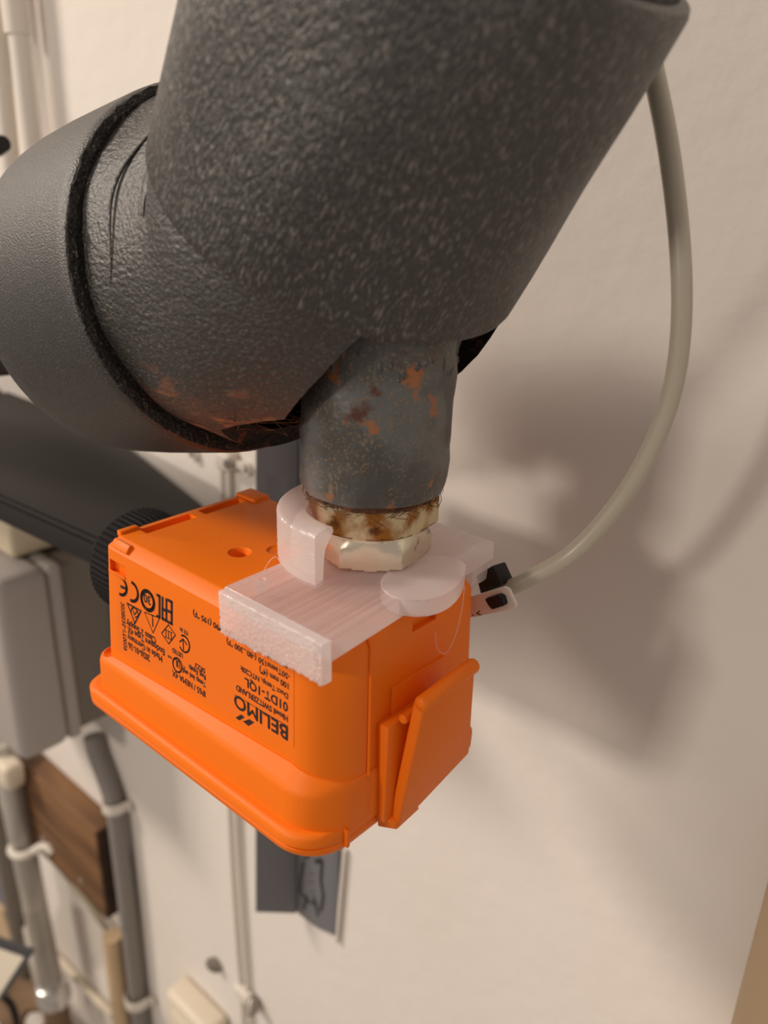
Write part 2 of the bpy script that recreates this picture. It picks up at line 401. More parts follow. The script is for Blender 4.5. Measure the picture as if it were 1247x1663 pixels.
# ------------------------------------------------------------------ hex fitting
fit = thing('hex_fitting', (NX, NY, .0065), 'two stacked brass hex nuts under the rusty grey socket', 'fitting')
def hexring(R, z, a0, k=0):
    n = 6; o = []
    for i in range(n):
        for s in range(5):
            a = math.radians(a0+60*i); b = math.radians(a0+60*(i+1)); t = s/5
            o.append(V((NX+R*(math.cos(a)*(1-t)+math.cos(b)*t), NY+R*(math.sin(a)*(1-t)+math.sin(b)*t), z)))
    return o
def clampr(ring, r):
    o = []
    for p in ring:
        d = V((p.x-NX, p.y-NY, 0)); l = min(d.length, r); d.normalize(); o.append(V((NX+d.x*l, NY+d.y*l, p.z)))
    return o
def hexnut(R, z0, z1, a0, c0, c1):
    bm = BM(); rc = R*.875
    rings = [clampr(hexring(R, z0, a0), rc), clampr(hexring(R, z0+c0*.5, a0), R*.955), hexring(R*.999, z0+c0, a0), hexring(R*.999, z1-c1, a0), clampr(hexring(R, z1-c1*.5, a0), R*.955), clampr(hexring(R, z1, a0), rc)]
    return add_loft(bm, rings)
obj('upper_nut', hexnut(.0190, .0163, .0258, 30, .0012, .0008), BRASS_DIRTY, fit, label='upper hex nut stained with brown rust', sharp=25)
obj('lower_nut', hexnut(.0172, .0064, .0150, 41, .0008, .0032), BRASS, fit, label='lower cleaner hex nut with a bevelled top', sharp=25)
bm = BM(); add_lathe(bm, (NX, NY, 0), (0, 0, 1), [(.0135, .013), (.0150, .0148), (.0150, .0165), (.0135, .0170)], 48); obj('neck', bm, BRASS, fit)
bm = BM(); add_lathe(bm, (NX, NY, 0), (0, 0, 1), [(.0160, .0245), (.0176, .0248), (.0180, .0262), (.0178, .0275)], 64)
for v in bm.verts: v.co += V((random.uniform(-1, 1), random.uniform(-1, 1), random.uniform(-1, 1)))*.0004
obj('rusty_thread', bm, HEMP, fit, label='rusty thread packed with hemp')
bm = BM()
for i in range(130):
    a = random.uniform(-PI, PI); r = random.uniform(.0176, .0198); z = random.uniform(.0245, .0275)
    p = V((NX+r*math.cos(a), NY+r*math.sin(a), z)); t = V((-math.sin(a), math.cos(a), 0))
    e = p + t*random.uniform(-.006, .006) + V((math.cos(a), math.sin(a), 0))*random.uniform(-.0005, .0008) + V((0, 0, random.uniform(-.0028, .0006)))
    rr = V((e.x-NX, e.y-NY, 0))
    if rr.length < .0186: e += rr.normalized()*(.0187-rr.length)
    m_ = (p+e)/2 + V((math.cos(a), math.sin(a), 0))*.0006
    add_tube(bm, [p, m_, e], random.uniform(.00006, .00016), 4)
obj('hemp_fibres', bm, HEMP, fit, kind='stuff')

# ------------------------------------------------------------------ clear 3D printed bracket
br = thing('printed_bracket', (.081, .03, .0002), 'translucent 3D printed clip bracket clamped over the orange box', 'bracket')
PT = .0060
bm = BM()
rings = []; K = 110                       # the top carries the print's own extrusion lines
for i in range(K*2+1):
    t = i/(K*2); z = PT + (random.uniform(.00002, .00010) if i % 2 else -random.uniform(.00002, .00009))
    xf, xb = .0622+.0400*t, .0610+.0352*t
    rings.append([V((xf, -.0062, .0004)), V((xb, .0690, .0004)), V((xb, .0690, PT-.0004)), V((xb, .0686, z)), V((xf+(xb-xf)*.35, .0200, z+random.uniform(-.00003, .00003))), V((xf, -.0058, z)), V((xf, -.0062, PT-.0004))])
add_loft(bm, rings)
pl = obj('base_plate', bm, PRINTED, br, sharp=20)
cut(pl, [add_lathe(BM(), (.0655, .0035, -.004), (0, 0, 1), [(.0014, 0), (.0014, .02)], 6)])
bm = BM(); nx_, nz_ = 90, 34; gf = []; gb = []       # rough printed face, ragged lower edge
edge = [-.0066+.0016*i/nx_-.0010*random.random()*(random.random()) for i in range(nx_+1)]
for j in range(nz_+1):
    rf, rb = [], []
    for i in range(nx_+1):
        t = i/nx_; q = j/nz_; z = (.0058+.0004*t)*(1-q) + edge[i]*q
        rim_ = .0004 if j in (0, nz_) or i in (0, nx_) else 0
        rf.append(bm.verts.new((.0626+.0396*t, -.0088+rim_+random.uniform(-.00022, .00022)-.00025*(i % 2)*(t > .9), z))); rb.append(bm.verts.new((.0626+.0396*t, -.0060, z)))
    gf.append(rf); gb.append(rb)
for j in range(nz_):
    for i in range(nx_):
        bm.faces.new((gf[j][i], gf[j][i+1], gf[j+1][i+1], gf[j+1][i])); bm.faces.new((gb[j][i+1], gb[j][i], gb[j+1][i], gb[j+1][i+1]))
loop = lambda g: [g[0][i] for i in range(nx_)] + [g[j][nx_] for j in range(nz_)] + [g[nz_][i] for i in range(nx_, 0, -1)] + [g[j][0] for j in range(nz_, 0, -1)]
Lf, Lb = loop(gf), loop(gb)
for i in range(len(Lf)):
    k2 = (i+1) % len(Lf); bm.faces.new((Lf[i], Lb[i], Lb[k2], Lf[k2]))
obj('front_lip', bm, PRINTED, br, sharp=60)
bm = BM(); add_prism(bm, [(.070, .0600, .0058), (.070, .0600, -.0080), (.0938, .0600, -.0080), (.0952, .0600, -.0066), (.0958, .0600, .0056)], (0, .0085, 0), .0007)
obj('rear_lip', bm, PRINTED, br, sharp=40)
bm = BM(); lobe = [(.0998 + .0, .0500), (.1035, .0440), (.1062, .0375), (.1072, .0315), (.1062, .0262), (.1035, .0228), (.0995, .0208), (.094, .0215), (.088, .028), (.088, .042), (.093, .050)]
sp = smooth_path([(x, y, .0016) for x, y in lobe] + [(lobe[0][0], lobe[0][1], .0016)], 5)[:-1]
add_prism(bm, sp, (0, 0, .0049), .0006)
obj('side_lobe', bm, PRINTED, br, sharp=40)
# C-shaped collar that hooks over the lower nut
bm = BM(); rings = []
A0, A1 = -81, -262
for i in range(81):
    a = math.radians(A0+(A1-A0)*i/80); ca, sa = math.cos(a), math.sin(a)
    prof = [(.0272, .0050)] + [(.0273+.0001*(q % 2), .0060+.0005*q) for q in range(28)] + [(.0271, .0202), (.0262, .0207), (.0204, .0207), (.0195, .0203), (.0192, .0190), (.0199, .0180), (.0213, .0168), (.0226, .0152), (.0234, .0130), (.0237, .0100), (.0238, .0050)]
    rings.append([V((NX+(r+random.uniform(-.00012, .00012))*ca, NY+(r+random.uniform(-.00012, .00012))*sa, z)) for r, z in prof])
add_loft(bm, rings)
obj('collar', bm, PRINTED, br, sharp=40)
bm = BM()
add_tube(bm, smooth_path([(.1040, .0440, .0030), (.1042, .0432, -.004), (.1035, .0420, -.012), (.1022, .040, -.0175), (.1012, .037, -.0155), (.1008, .036, -.010)], 6), .00009, 6)
add_tube(bm, smooth_path([(.0575, .010, .0015), (.0590, .012, .006), (.0602, .0135, .0075), (.0615, .014, .006)], 5), .00008, 6)
obj('loose_filament', bm, PRINTED, br, kind='stuff')

# ------------------------------------------------------------------ orange sensor housing
sen = thing('sensor_housing', (.05, .027, -.062), 'bright orange plastic sensor box with black upside-down print', 'sensor')
bm = BM()
sec = [(-.0002, .0975, .0003, .0530, .0040, .0115, .004, .004, 0.0),
       (-.0006, .0984, -.0006, .0545, .0040, .0120, .004, .004, -.0003),
       (-.0030, .1000, -.0040, .0560, .0042, .0140, .004, .004, -.0035),
       (-.0047, .1003, -.0048, .0566, .0045, .0140, .004, .004, -.0230),
       (-.0066, .1006, -.0056, .0572, .0050, .0140, .004, .004, -.0440),
       (-.0070, .1006, -.0058, .0575, .0050, .0140, .004, .004, -.0540)]
rings = [rrect(*s) for s in sec]
add_loft(bm, rings[::-1])
body = obj('housing_body', bm, ORANGE, sen, sharp=50)
def bx(lo, hi, b=0): return add_box(BM(), lo, hi, b)
cuts = [add_lathe(BM(), (.0378, .0183, .001), (0, 0, -1), [(.0040, 0), (.0037, .001), (.0033, .0013), (.0028, .0044)], 32),
        add_lathe(BM(), (.0445, .0275, .001), (0, 0, -1), [(.0034, 0), (.0033, .0011), (.0026, .0015)], 32)]
def slot(q, z=-.0022):
    return add_prism(BM(), [V((p.x, p.y, z)) for p in [hit(x, y, 'z', 0) for x, y in q]], (0, 0, .01), 0)
cuts += [add_prism(BM(), [(.0016, .0065, -.0026), (.0060, .0065, -.0026), (.0060, .0260, -.0026), (.0016, .0260, -.0026)], (0, 0, .01), .0004), add_prism(BM(), [(.0016, .0295, -.0026), (.0060, .0295, -.0026), (.0060, .0470, -.0026), (.0016, .0470, -.0026)], (0, 0, .01), .0004)]
cuts += [add_box(BM(), (.0004, -.0075, -.0115), (.0095, -.0024, -.0070))]
cuts += [add_box(BM(), (.0982, .0268, -.0062), (.103, .0370, -.0030))]
cut(body, cuts)
bm = BM(); add_box(bm, (-.0012, .0480, -.001), (.0092, .0552, .0011), .0007); obj('corner_lug', bm, ORANGE, sen)
bm = BM(); add_box(bm, (-.0012, .0002, -.001), (.0012, .0070, .0010), .0004); obj('corner_lug', bm, ORANGE, sen)
bm = BM(); add_prism(bm, [(-.0005, -.0046, -.0105), (.0090, -.0046, -.0105), (.0090, -.0046, -.0118), (-.0005, -.0046, -.0118)], (0, .002, -.002), .0003); obj('notch_sill', bm, ORANGE, sen)
bm = BM(); add_box(bm, (.0016, -.0036, -.0034), (.0104, -.0010, -.0004), .0004)
bmesh.ops.rotate(bm, cent=(.006, -.0022, -.002), matrix=Matrix.Rotation(math.radians(-38), 3, 'X'), verts=bm.verts)
obj('chamfer_pad', bm, ORANGE, sen)
# skirt with its curved ledge
bm = BM(); base = rrect(-.0068, .1008, -.0058, .0576, .0050, .0140, .004, .004, 0)
mid = rrect(-.0080, .1012, -.0090, .0585, .0060, .0145, .005, .005, 0)
midb = rrect(-.0082, .1014, -.0094, .0588, .0060, .0145, .005, .005, 0)
bot = rrect(-.0084, .1015, -.0098, .0590, .0060, .0145, .005, .005, 0)
def zt(p):
    x = p.x
    if p.y > .012: return -.0425
    return -.0375 - .0068*max(0, (.045-x)/.05)**2 - .0045*max(0, (x-.085)/.016)
add_loft(bm, [[V((p.x, p.y, -.058)) for p in bot], [V((p.x, p.y, -.056)) for p in bot], [V((p.x, p.y, -.0450)) for p in midb], [V((p.x, p.y, -.0436)) for p in mid],
              [V((b_.x*.3+p.x*.7, b_.y*.3+p.y*.7, min(-.0424, zt(p)*.3-.0427*.7))) for p, b_ in zip(mid, base)],
              [V((p.x, p.y, zt(p))) for p in base], [V((p.x, p.y+.002*(1 if p.y < .02 else -1), zt(p))) for p in base]])
obj('skirt', bm, ORANGE, sen, sharp=38)
# flange and lid
bm = BM()
def fl(z, g): return rrect(-.0135-g, .1010+g*.3, -.0125-g, .0620+g, .0085, .0130, .006, .006, z)
add_loft(bm, [fl(-.0592, -.0004), fl(-.0588, 0), fl(-.0562, 0), fl(-.0552, -.0008), fl(-.0549, -.0020)])
obj('flange', bm, ORANGE, sen, sharp=40)
bm = BM(); add_loft(bm, [fl(-.0626, -.0022), fl(-.0622, -.0010), fl(-.0612, -.0002), fl(-.0598, -.0001), fl(-.0594, -.0008)])
obj('lid', bm, ORANGE, sen, sharp=40)
# seam ridges on the right-hand side
bm = BM(); add_tube(bm, [(.0997, .0100, -.0012), (.1003, .0100, -.0040), (.1008, .0095, -.0300), (.1012, .0090, -.0545)], .00045, 8)
obj('seam_ridge', bm, ORANGE, sen)
bm = BM(); add_box(bm, (.1002, .0000, -.0615), (.1022, .0012, -.0555), .0004); obj('seam_ridge', bm, ORANGE, sen)
bm = BM(); add_box(bm, (.0998, .0180, -.0400), (.1012, .0410, -.0195), .0003); obj('side_panel', bm, ORANGE, sen)
# latch, hinged at the flange and tilted out
TF, TB, BB, BF = V((.1122, .0178, -.0198)), V((.1122, .0402, -.0183)), V((.1085, .0460, -.0525)), V((.1062, .0160, -.0632))
lt = thing_latch = obj('latch', add_prism(BM(), [TF, TB, BB, BF], (-.0036, 0, .0004), .0007, 3), ORANGE, sen, sharp=40)
bm = BM(); d = (TB-TF).normalized(); add_lathe(bm, TF-d*.0008+V((-.0010, 0, .0004)), d, [(.0004, 0), (.0019, .0004), (.0022, .0010), (.0022, .0232), (.0019, .0240), (.0004, .0244)], 20)
obj('finger_bar', bm, ORANGE, lt, sharp=50)
bm = BM(); add_prism(bm, [(.1000, .0128, -.0280), (.1046, .0128, -.0275), (.1040, .0128, -.0605), (.1000, .0128, -.0605)], (0, .022, 0), .0006); obj('hinge_block', bm, ORANGE, lt)
bm = BM(); add_lathe(bm, (.1060, .0165, -.0262), (0, 1, 0), [(.0010, 0), (.0014, .0004), (.0014, .0200), (.0010, .0204)], 16); obj('hook', bm, ORANGE, lt)
bm = BM(); add_prism(bm, [(.1012, .0130, -.0590), (.1065, .0150, -.0600), (.1062, .0160, -.0632), (.1012, .0130, -.0632)], (0, .010, .001), .0006); obj('hinge_foot', bm, ORANGE, lt)
# cable gland on the hidden end
bm = BM()
add_lathe(bm, (-.0052, .0205, -.0235), (-1, 0, 0), [(.012, 0), (.0185, 0), (.0198, .001), (.0198, .004), (.0190, .005), (.0185, .007), (.0190, .009), (.0190, .019), (.0160, .024), (.011, .027), (.006, .027)], 180)
for v in bm.verts:
    rad = V((0, v.co.y-.0205, v.co.z+.0235))
    if rad.length > .017 and v.co.x < -.012: v.co += rad.normalized()*(.00025*math.cos(60*math.atan2(rad.z, rad.y)))
obj('cable_gland', bm, GLAND, sen, label='black ribbed round gland on the left end', sharp=20)

# ------------------------------------------------------------------ printed label
LO = V((.0400, -.00492, -.0130)); LT = V((-.0066+.0066, -.0056+.0040, -.0440+.0035)).normalized()   # LT: down along the front face
LU = V((-1, 0, 0)); LN = LU.cross(LT).normalized()
def lab(px, py):
    """position on the front face, in metres along the reading direction and down"""
    dd = CF + CR*((px-623.5)/FPX) - CU*((py-831.5)/FPX)
    P0 = V((0, -.0040, -.0035)); t = (P0-CAM).dot(LN)/dd.dot(LN); P = CAM+dd*t
    q = P - P0; return q.dot(LU), q.dot(LT)
def lpt(u, v, h=.0): return V((0, -.0040, -.0035)) + LU*u + LT*v + LN*h
def cp(cx, cy): return lab(180+cx/4.157, 920+cy/4.157)
H = .00009
ua = cp(1245, 700)[0]; ub = cp(45, 150)[0]
bm = BM()
bm.faces.new([bm.verts.new(p) for p in [lpt(*cp(1235, 640), .00004), lpt(*cp(1235, 1215), .00004), lpt(*cp(600, 880), .00004), lpt(*cp(45, 585), .00004), lpt(*cp(45, 60), .00004)]])
label = obj('rating_label', bm, ORANGE_LABEL, sen, base=lpt(0, .02), smooth=False)
def flat(name, polys, m=INK):
    bm = BM()
    for P in polys: bm.faces.new([bm.verts.new(lpt(u, v, H)) for u, v in P])
    o = obj(name, bm, m, label, smooth=False); return o
def text(s, start, end, base_pt, cap_pt, vertical=False, narrow=1.0):
    """start/end: crop pixels on the baseline; base_pt/cap_pt: crop pixels at the first letter's baseline and top"""
    cu = bpy.data.curves.new('t', 'FONT'); cu.body = s; cu.size = 1; cu.resolution_u = 3; cu.offset = 0 if 'M' in s else .006
    to = bpy.data.objects.new('t', cu); COL.objects.link(to)
    bpy.context.view_layer.update()
    me = bpy.data.meshes.new_from_object(to.evaluated_get(bpy.context.evaluated_depsgraph_get()))
    bpy.data.objects.remove(to)
    xs = [v.co.x for v in me.vertices]; x0, x1 = min(xs), max(xs)
    us, vs = cp(*start); ue, ve = cp(*end)
    CAPH = .70
    bm = BM(); bm.from_mesh(me); bpy.data.meshes.remove(me)
    if not vertical:
        u0, v0 = cp(*base_pt); u1, v1 = cp(*cap_pt); hgt = abs(v1-v0)/CAPH; vb = max(v0, v1) if False else v0
        sx = (ue-us)/(x1-x0)
        for v in bm.verts: v.co = lpt(us+(v.co.x-x0)*sx, vb - 0 + v.co.y*0 + (v1-v0)/abs(v1-v0)*v.co.y*hgt, H)
    else:
        u0, v0 = cp(*base_pt); u1, v1 = cp(*cap_pt); hgt = (u1-u0)/CAPH; sv = (ve-vs)/(x1-x0)
        for v in bm.verts: v.co = lpt(u0+v.co.y*hgt, vs+(v.co.x-x0)*sv, H)
    g0 = list(bm.faces) + list(bm.verts) + list(bm.edges)      # the print is bold: overlay shifted copies
    e = .035*abs(v1-v0) if not vertical else .035*abs(u1-u0)
    for k, (du, dv) in enumerate(((e, 0), (-e, 0), (0, e), (0, -e))):
        d_ = bmesh.ops.duplicate(bm, geom=g0)
        for q in d_['geom']:
            if isinstance(q, bmesh.types.BMVert): q.co += LU*du + LT*dv + LN*.000002*(k+1)
    o = obj('printed_text', bm, INK, label, smooth=False)
    return o
text('BELIMO', (1195, 1085), (835, 905), (1195, 1085), (1195, 1178))
text('Hinwil SWITZERLAND', (1195, 1010), (848, 832), (1195, 1012), (1195, 1052))
text('01DT-1QL', (1195, 925), (905, 762), (1195, 925), (1195, 985))
text('Duct Temp, NTC20k', (1197, 860), (875, 680), (1197, 860), (1197, 896))
text('100 mm (4")', (1200, 790), (1005, 690), (1200, 790), (1200, 830))
text('-50Tsens150 (-80...300 °F)', (1210, 738), (783, 500), (1210, 732), (1210, 770))
text('-35Tamb50 (-33...120 °F)', (1208, 664), (838, 462), (1208, 658), (1208, 696))
text('-35Tsurf90 (195 °F)', (872, 478), (557, 322), (872, 474), (872, 512))
text('IP65 / NEMA 4X', (638, 843), (416, 714), (638, 843), (638, 884))
text('Temp. Ind. and', (640, 785), (487, 706), (640, 785), (640, 818))
text('Reg. Equip.', (640, 735), (525, 672), (640, 735), (640, 768))
text('5RZ3', (637, 692), (570, 660), (637, 692), (637, 724))
text('2026-01-26', (262, 602), (120, 530), (262, 602), (262, 644))
text('Made in Germany', (346, 604), (115, 478), (346, 604), (346, 646))
text('Enclosure Type 4X', (362, 560), (115, 432), (362, 560), (362, 602))
text('Class 2 Supply', (304, 482), (108, 380), (304, 482), (304, 524))
text('2038535-1T0029', (70, 238), (90, 560), (100, 400), (78, 400), vertical=True)
text('LISTED', (485, 590), (415, 556), (485, 590), (485, 620))
text('UL', (466, 640), (434, 628), (466, 640), (466, 690))
text('c', (502, 678), (488, 672), (502, 678), (502, 702))
text('us', (412, 612), (386, 600), (412, 612), (412, 634))
text('ITE 36', (520, 440), (468, 416), (520, 440), (520, 466))
text('30', (268, 205), (222, 186), (268, 205), (268, 262))
def stroke(pts, wd, closed=False):
    """polygons of a thick line on the label, pts in crop pixels; wd in metres"""
    P = [V((*cp(*p), 0)) for p in pts]; out = []
    if closed: P = P + [P[0]]
    for a, b in zip(P, P[1:]):
        d = (b-a); l = d.length
        if l < 1e-7: continue
        d /= l; nn_ = V((-d.y, d.x, 0))*wd/2; a2 = a-d*wd*.35; b2 = b+d*wd*.35
        out.append([(q.x, q.y) for q in (a2+nn_, b2+nn_, b2-nn_, a2-nn_)])
    return out
def arc(c, ru, rv, a0, a1, n=20):
    """arc about a crop pixel, radii in crop pixels along the (sloping) print line and down"""
    o = []
    for i in range(n+1):
        a = math.radians(a0+(a1-a0)*i/n); x = ru*math.cos(a); o.append((c[0]+x, c[1]+x*.50+rv*math.sin(a)))
    return o
flat('rule_line', stroke([(1195, 1078), (838, 866)], .00022))
flat('logo_mark', [[cp(*p) for p in q] for q in ([(843, 1020), (880, 998), (905, 1018), (868, 1038)], [(893, 1045), (935, 1030), (970, 1052), (930, 1076)])])
flat('recycling_ring', stroke(arc((250, 230), 42, 62, -70, 100, 18), .0013) + stroke(arc((250, 230), 42, 62, 115, 280, 18), .0013))
flat('conformity_mark', stroke(arc((140, 168), 44, 62, -85, 95, 18), .0011) + stroke(arc((66, 130), 42, 58, -85, 95, 18), .0011) + stroke([(70, 135), (105, 150)], .0010))
flat('eac_mark', stroke([(412, 240), (412, 388)], .0011) + stroke([(412, 240), (388, 226)], .0010) + stroke([(412, 312), (388, 300)], .0010) + stroke([(412, 386), (388, 374)], .0010)
     + stroke([(376, 222), (376, 368)], .0010) + stroke([(350, 210), (350, 352)], .0010) + stroke([(376, 366), (350, 352)], .0010) + stroke([(376, 300), (350, 286)], .0010)
     + stroke([(330, 200), (330, 342)], .0011) + stroke([(330, 200), (314, 192)], .0010) + stroke([(330, 342), (314, 334)], .0010))
flat('warning_triangle', stroke([(228, 308), (330, 348), (286, 448)], .00035, True) + stroke([(283, 350), (284, 402)], .0006) + stroke([(282, 330), (282, 336)], .0007))
flat('tick_triangle', stroke([(112, 248), (205, 300), (164, 382)], .0006, True) + stroke(arc((162, 310), 24, 30, -200, 80, 14), .0005) + stroke([(150, 290), (160, 325), (180, 300)], .0005))
flat('class_diamond', stroke([(390, 393), (437, 462), (392, 522), (344, 450)], .0004, True) + stroke([(372, 428), (374, 476)], .0004) + stroke([(390, 436), (392, 486)], .0004) + stroke([(408, 446), (410, 494)], .0004) + stroke([(366, 424), (416, 448)], .0003) + stroke([(368, 474), (416, 498)], .0003))
flat('listing_ring', stroke(arc((450, 665), 30, 46, 0, 360, 28), .0006))
flat('arrow_ring', stroke(arc((496, 522), 36, 54, -120, 140, 24), .0006) + stroke([(492, 560), (488, 494)], .0005) + stroke([(466, 508), (488, 490), (514, 526)], .0005))

# ------------------------------------------------------------------ sensor cable and tag
cpts = [hit(1000, -110, 'y', .098), hit(1032, -10, 'y', .096), hit(1064, 130, 'y', .093), hit(1087, 250, 'y', .091), hit(1104, 400, 'y', .090), hit(1106, 530, 'y', .090), hit(1090, 640, 'y', .090), hit(1052, 738, 'y', .089),
        hit(1000, 822, 'y', .087), hit(930, 898, 'y', .082), hit(855, 942, 'y', .074), hit(800, 968, 'y', .0715), hit(740, 990, 'y', .070), (.050, .070, -.030), (.01, .068, -.036), (-.030, .064, -.034), (-.056, .044, -.028), (-.050, .024, -.0235), (-.0335, .0205, -.0235)]
rs = []
sp = smooth_path(cpts, 8); bm = BM(); add_tube(bm, sp, .0027, 18)
obj('sensor_cable', bm, CABLE, base=sp[40], label='translucent grey cable looping down the wall to the orange box', cat='cable')
tg = thing('cable_tag', hit(790, 985, 'y', .064), 'white rectangular cable tag tied behind the orange box', 'tag')
c = [hit(735, 978, 'y', .0640), hit(818, 953, 'y', .0640), hit(826, 957, 'y', .0640), hit(838, 984, 'y', .0640), hit(832, 990, 'y', .0640), hit(775, 1001, 'y', .0640), hit(742, 1006, 'y', .0640)]
bm = BM(); add_prism(bm, c, (0, .0012, 0), .0003); obj('tag_plate', bm, WHITE, tg)
c = [hit(786, 973, 'y', .0618), hit(808, 966, 'y', .0618), hit(815, 970, 'y', .0618), hit(819, 984, 'y', .0618), hit(798, 991, 'y', .0618), hit(792, 984, 'y', .0618)]
bm = BM(); add_prism(bm, c, (0, .0022, 0), .0005); obj('tie_head', bm, BLACK, tg)
bm = BM(); c = [hit(772, 935, 'y', .0680), hit(800, 918, 'y', .0680), hit(815, 950, 'y', .0680), hit(780, 966, 'y', .0680)]
add_prism(bm, c, (0, .007, -.001), .0006); obj('zip_tie', bm, BLACK, tg)
def flat_on(name, px_pairs, y, wd, parent, m=INK):
    bm = BM()
    for a, b in px_pairs:
        A, B = hit(*a, 'y', y), hit(*b, 'y', y); d = (B-A).normalized(); nn_ = V((-d.z, 0, d.x))*wd/2
        bm.faces.new([bm.verts.new(p) for p in (A+nn_, B+nn_, B-nn_, A-nn_)])
    return obj(name, bm, m, parent, smooth=False)
flat_on('printed_text', [((773, 996), (781, 999)), ((775, 996), (779, 992)), ((767, 1000), (769, 999))], .06390, .0003, tg)

# ------------------------------------------------------------------ steel support arm and post
ZA = -.060
a1, a2 = hit(0, 808, 'z', ZA), hit(170, 884, 'z', ZA); b1, b2 = hit(222, 736, 'z', ZA), hit(323, 815, 'z', ZA)
da = (a2-a1).normalized(); db = (b2-b1).normalized()
arm = thing('wall_bracket', (-.2, .1, -.075), 'wide dark steel support arm behind the left end of the orange box', 'bracket')
bm = BM(); add_prism(bm, [a1-da*.25, a2+da*.055, b2+db*.06, b1-db*.20], (0, 0, -.004), .0012); obj('arm_plate', bm, STEEL_DARK, arm)
bm = BM(); add_prism(bm, [a1-da*.25, a2+da*.055, a2+da*.055+V((0, .004, 0)), a1-da*.25+V((0, .004, 0))], (0, 0, -.0155), .0015); obj('arm_flange', bm, STEEL_DARK, arm)
bm = BM(); add_box(bm, (-.53, .06, -.075), (-.44, WY+.004, -.0605), .001); obj('wall_foot', bm, STEEL_DARK, arm)

post = thing('steel_post', (-.10, .145, -.36), 'grey steel angle post on the wall behind the orange box', 'post')
Pt, Pb = hit(418, 700, 'y', .135), hit(415, 1478, 'y', .135)
Ct, Cb = hit(483, 700, 'y', WY-.004), hit(480, 1480, 'y', WY-.004)
Et, Eb = hit(556, 700, 'y', WY-.003), hit(548, 1522, 'y', WY-.003)
dirp = (Ct-Cb).normalized()*.05
bm = BM(); add_prism(bm, [Pb, Cb, Ct+dirp, Pt+dirp], (.0015, -.001, 0), .0003); obj('near_leg', bm, POST_GREY, post)
bm = BM()
low = [Cb, hit(495, 1492, 'y', WY-.004), hit(505, 1500, 'y', WY-.004), hit(520, 1510, 'y', WY-.004), hit(535, 1514, 'y', WY-.004), Eb]
low[0] = Cb; 
add_prism(bm, low + [Et+dirp, Ct+dirp], (0, .0025, 0), .0003); obj('wall_leg', bm, POST_GREY, post)
bm = BM(); add_tube(bm, [hit(560, 1380, 'y', WY-.002), hit(547, 1530, 'y', WY-.002)], .0014, 8); obj('edge_strip', bm, WHITE, post, label='pale strip along the right edge')
fm = [((492, 1400), (488, 1425)), ((488, 1425), (486, 1450)), ((486, 1450), (495, 1458)), ((522, 1398), (520, 1430)), ((520, 1430), (524, 1455)), ((524, 1455), (520, 1480)), ((498, 1455), (492, 1478)), ((494, 1462), (514, 1470)), ((508, 1455), (516, 1488)),
      ((494, 1394), (502, 1388)), ((510, 1396), (522, 1402)), ((512, 1402), (520, 1394)), ((505, 1418), (506, 1421)), ((505, 1431), (506, 1434)), ((506, 1446), (507, 1449))]
flat_on('marker_drawing', fm, WY-.0046, .0016, post, mat('black_marker', (.02, .02, .025), .5))

# ------------------------------------------------------------------ things on the wall
XB = -.30
jb = thing('junction_box', hit(60, 1245, 'x', XB), 'light grey plastic junction box left of the orange box', 'junction box')
lfr_t, lfr_b = hit(-4, 962, 'x', XB), hit(33, 1245, 'x', XB); sm_t, sm_b = hit(78, 905, 'x', XB), hit(116, 1208, 'x', XB)
yf = (lfr_t.y+lfr_b.y)/2; ys = (sm_t.y+sm_b.y)/2; zt_, zb_ = (lfr_t.z+sm_t.z)/2, (lfr_b.z+sm_b.z)/2
bm = BM(); add_box(bm, (XB-.16, yf, zb_), (XB, ys, zt_), .008, 4); lid = obj('box_lid', bm, GREYBOX, jb)
bm = BM(); add_box(bm, (XB-.158, ys-.001, zb_+.001), (XB-.001, ys+.010, zt_-.001), .003, 2); obj('lid_rim', bm, GREYBOX, jb)
bm = BM(); add_box(bm, (XB-.156, ys+.0085, zb_+.004), (XB-.004, WY, zt_-.004), .004, 3); obj('box_base', bm, GREYBASE, jb, label='darker grey base of the junction box')
XC = -.325
k = hit(20, 906, 'x', XC)
bm = BM(); add_box(bm, (XC-.12, k.y, zt_+.0005), (XC, WY, -.084), .004, 3)
obj('cream_box', bm, CREAM, label='cream plastic box standing on top of the grey junction box', cat='box')

def rod(name, pxs, y, rpx, m, label, cat, n=14, parent=None, ext0=0, ext1=0, group=None):
    P = [hit(a, b, 'y', y if not isinstance(y, (list, tuple)) else y[i]) for i, (a, b) in enumerate(pxs)]
    if ext0: P.insert(0, P[0] + (P[0]-P[1]).normalized()*ext0)
    if ext1: P.append(P[-1] + (P[-1]-P[-2]).normalized()*ext1)
    r = rpx*depth(P[len(P)//2])/FPX
    if len(P) > 2: P = smooth_path(P, 6)
    bm = BM(); add_tube(bm, P, r, n)
    return obj(name, bm, m, parent, label=label, cat=cat if parent is None else None, group=group), r, P

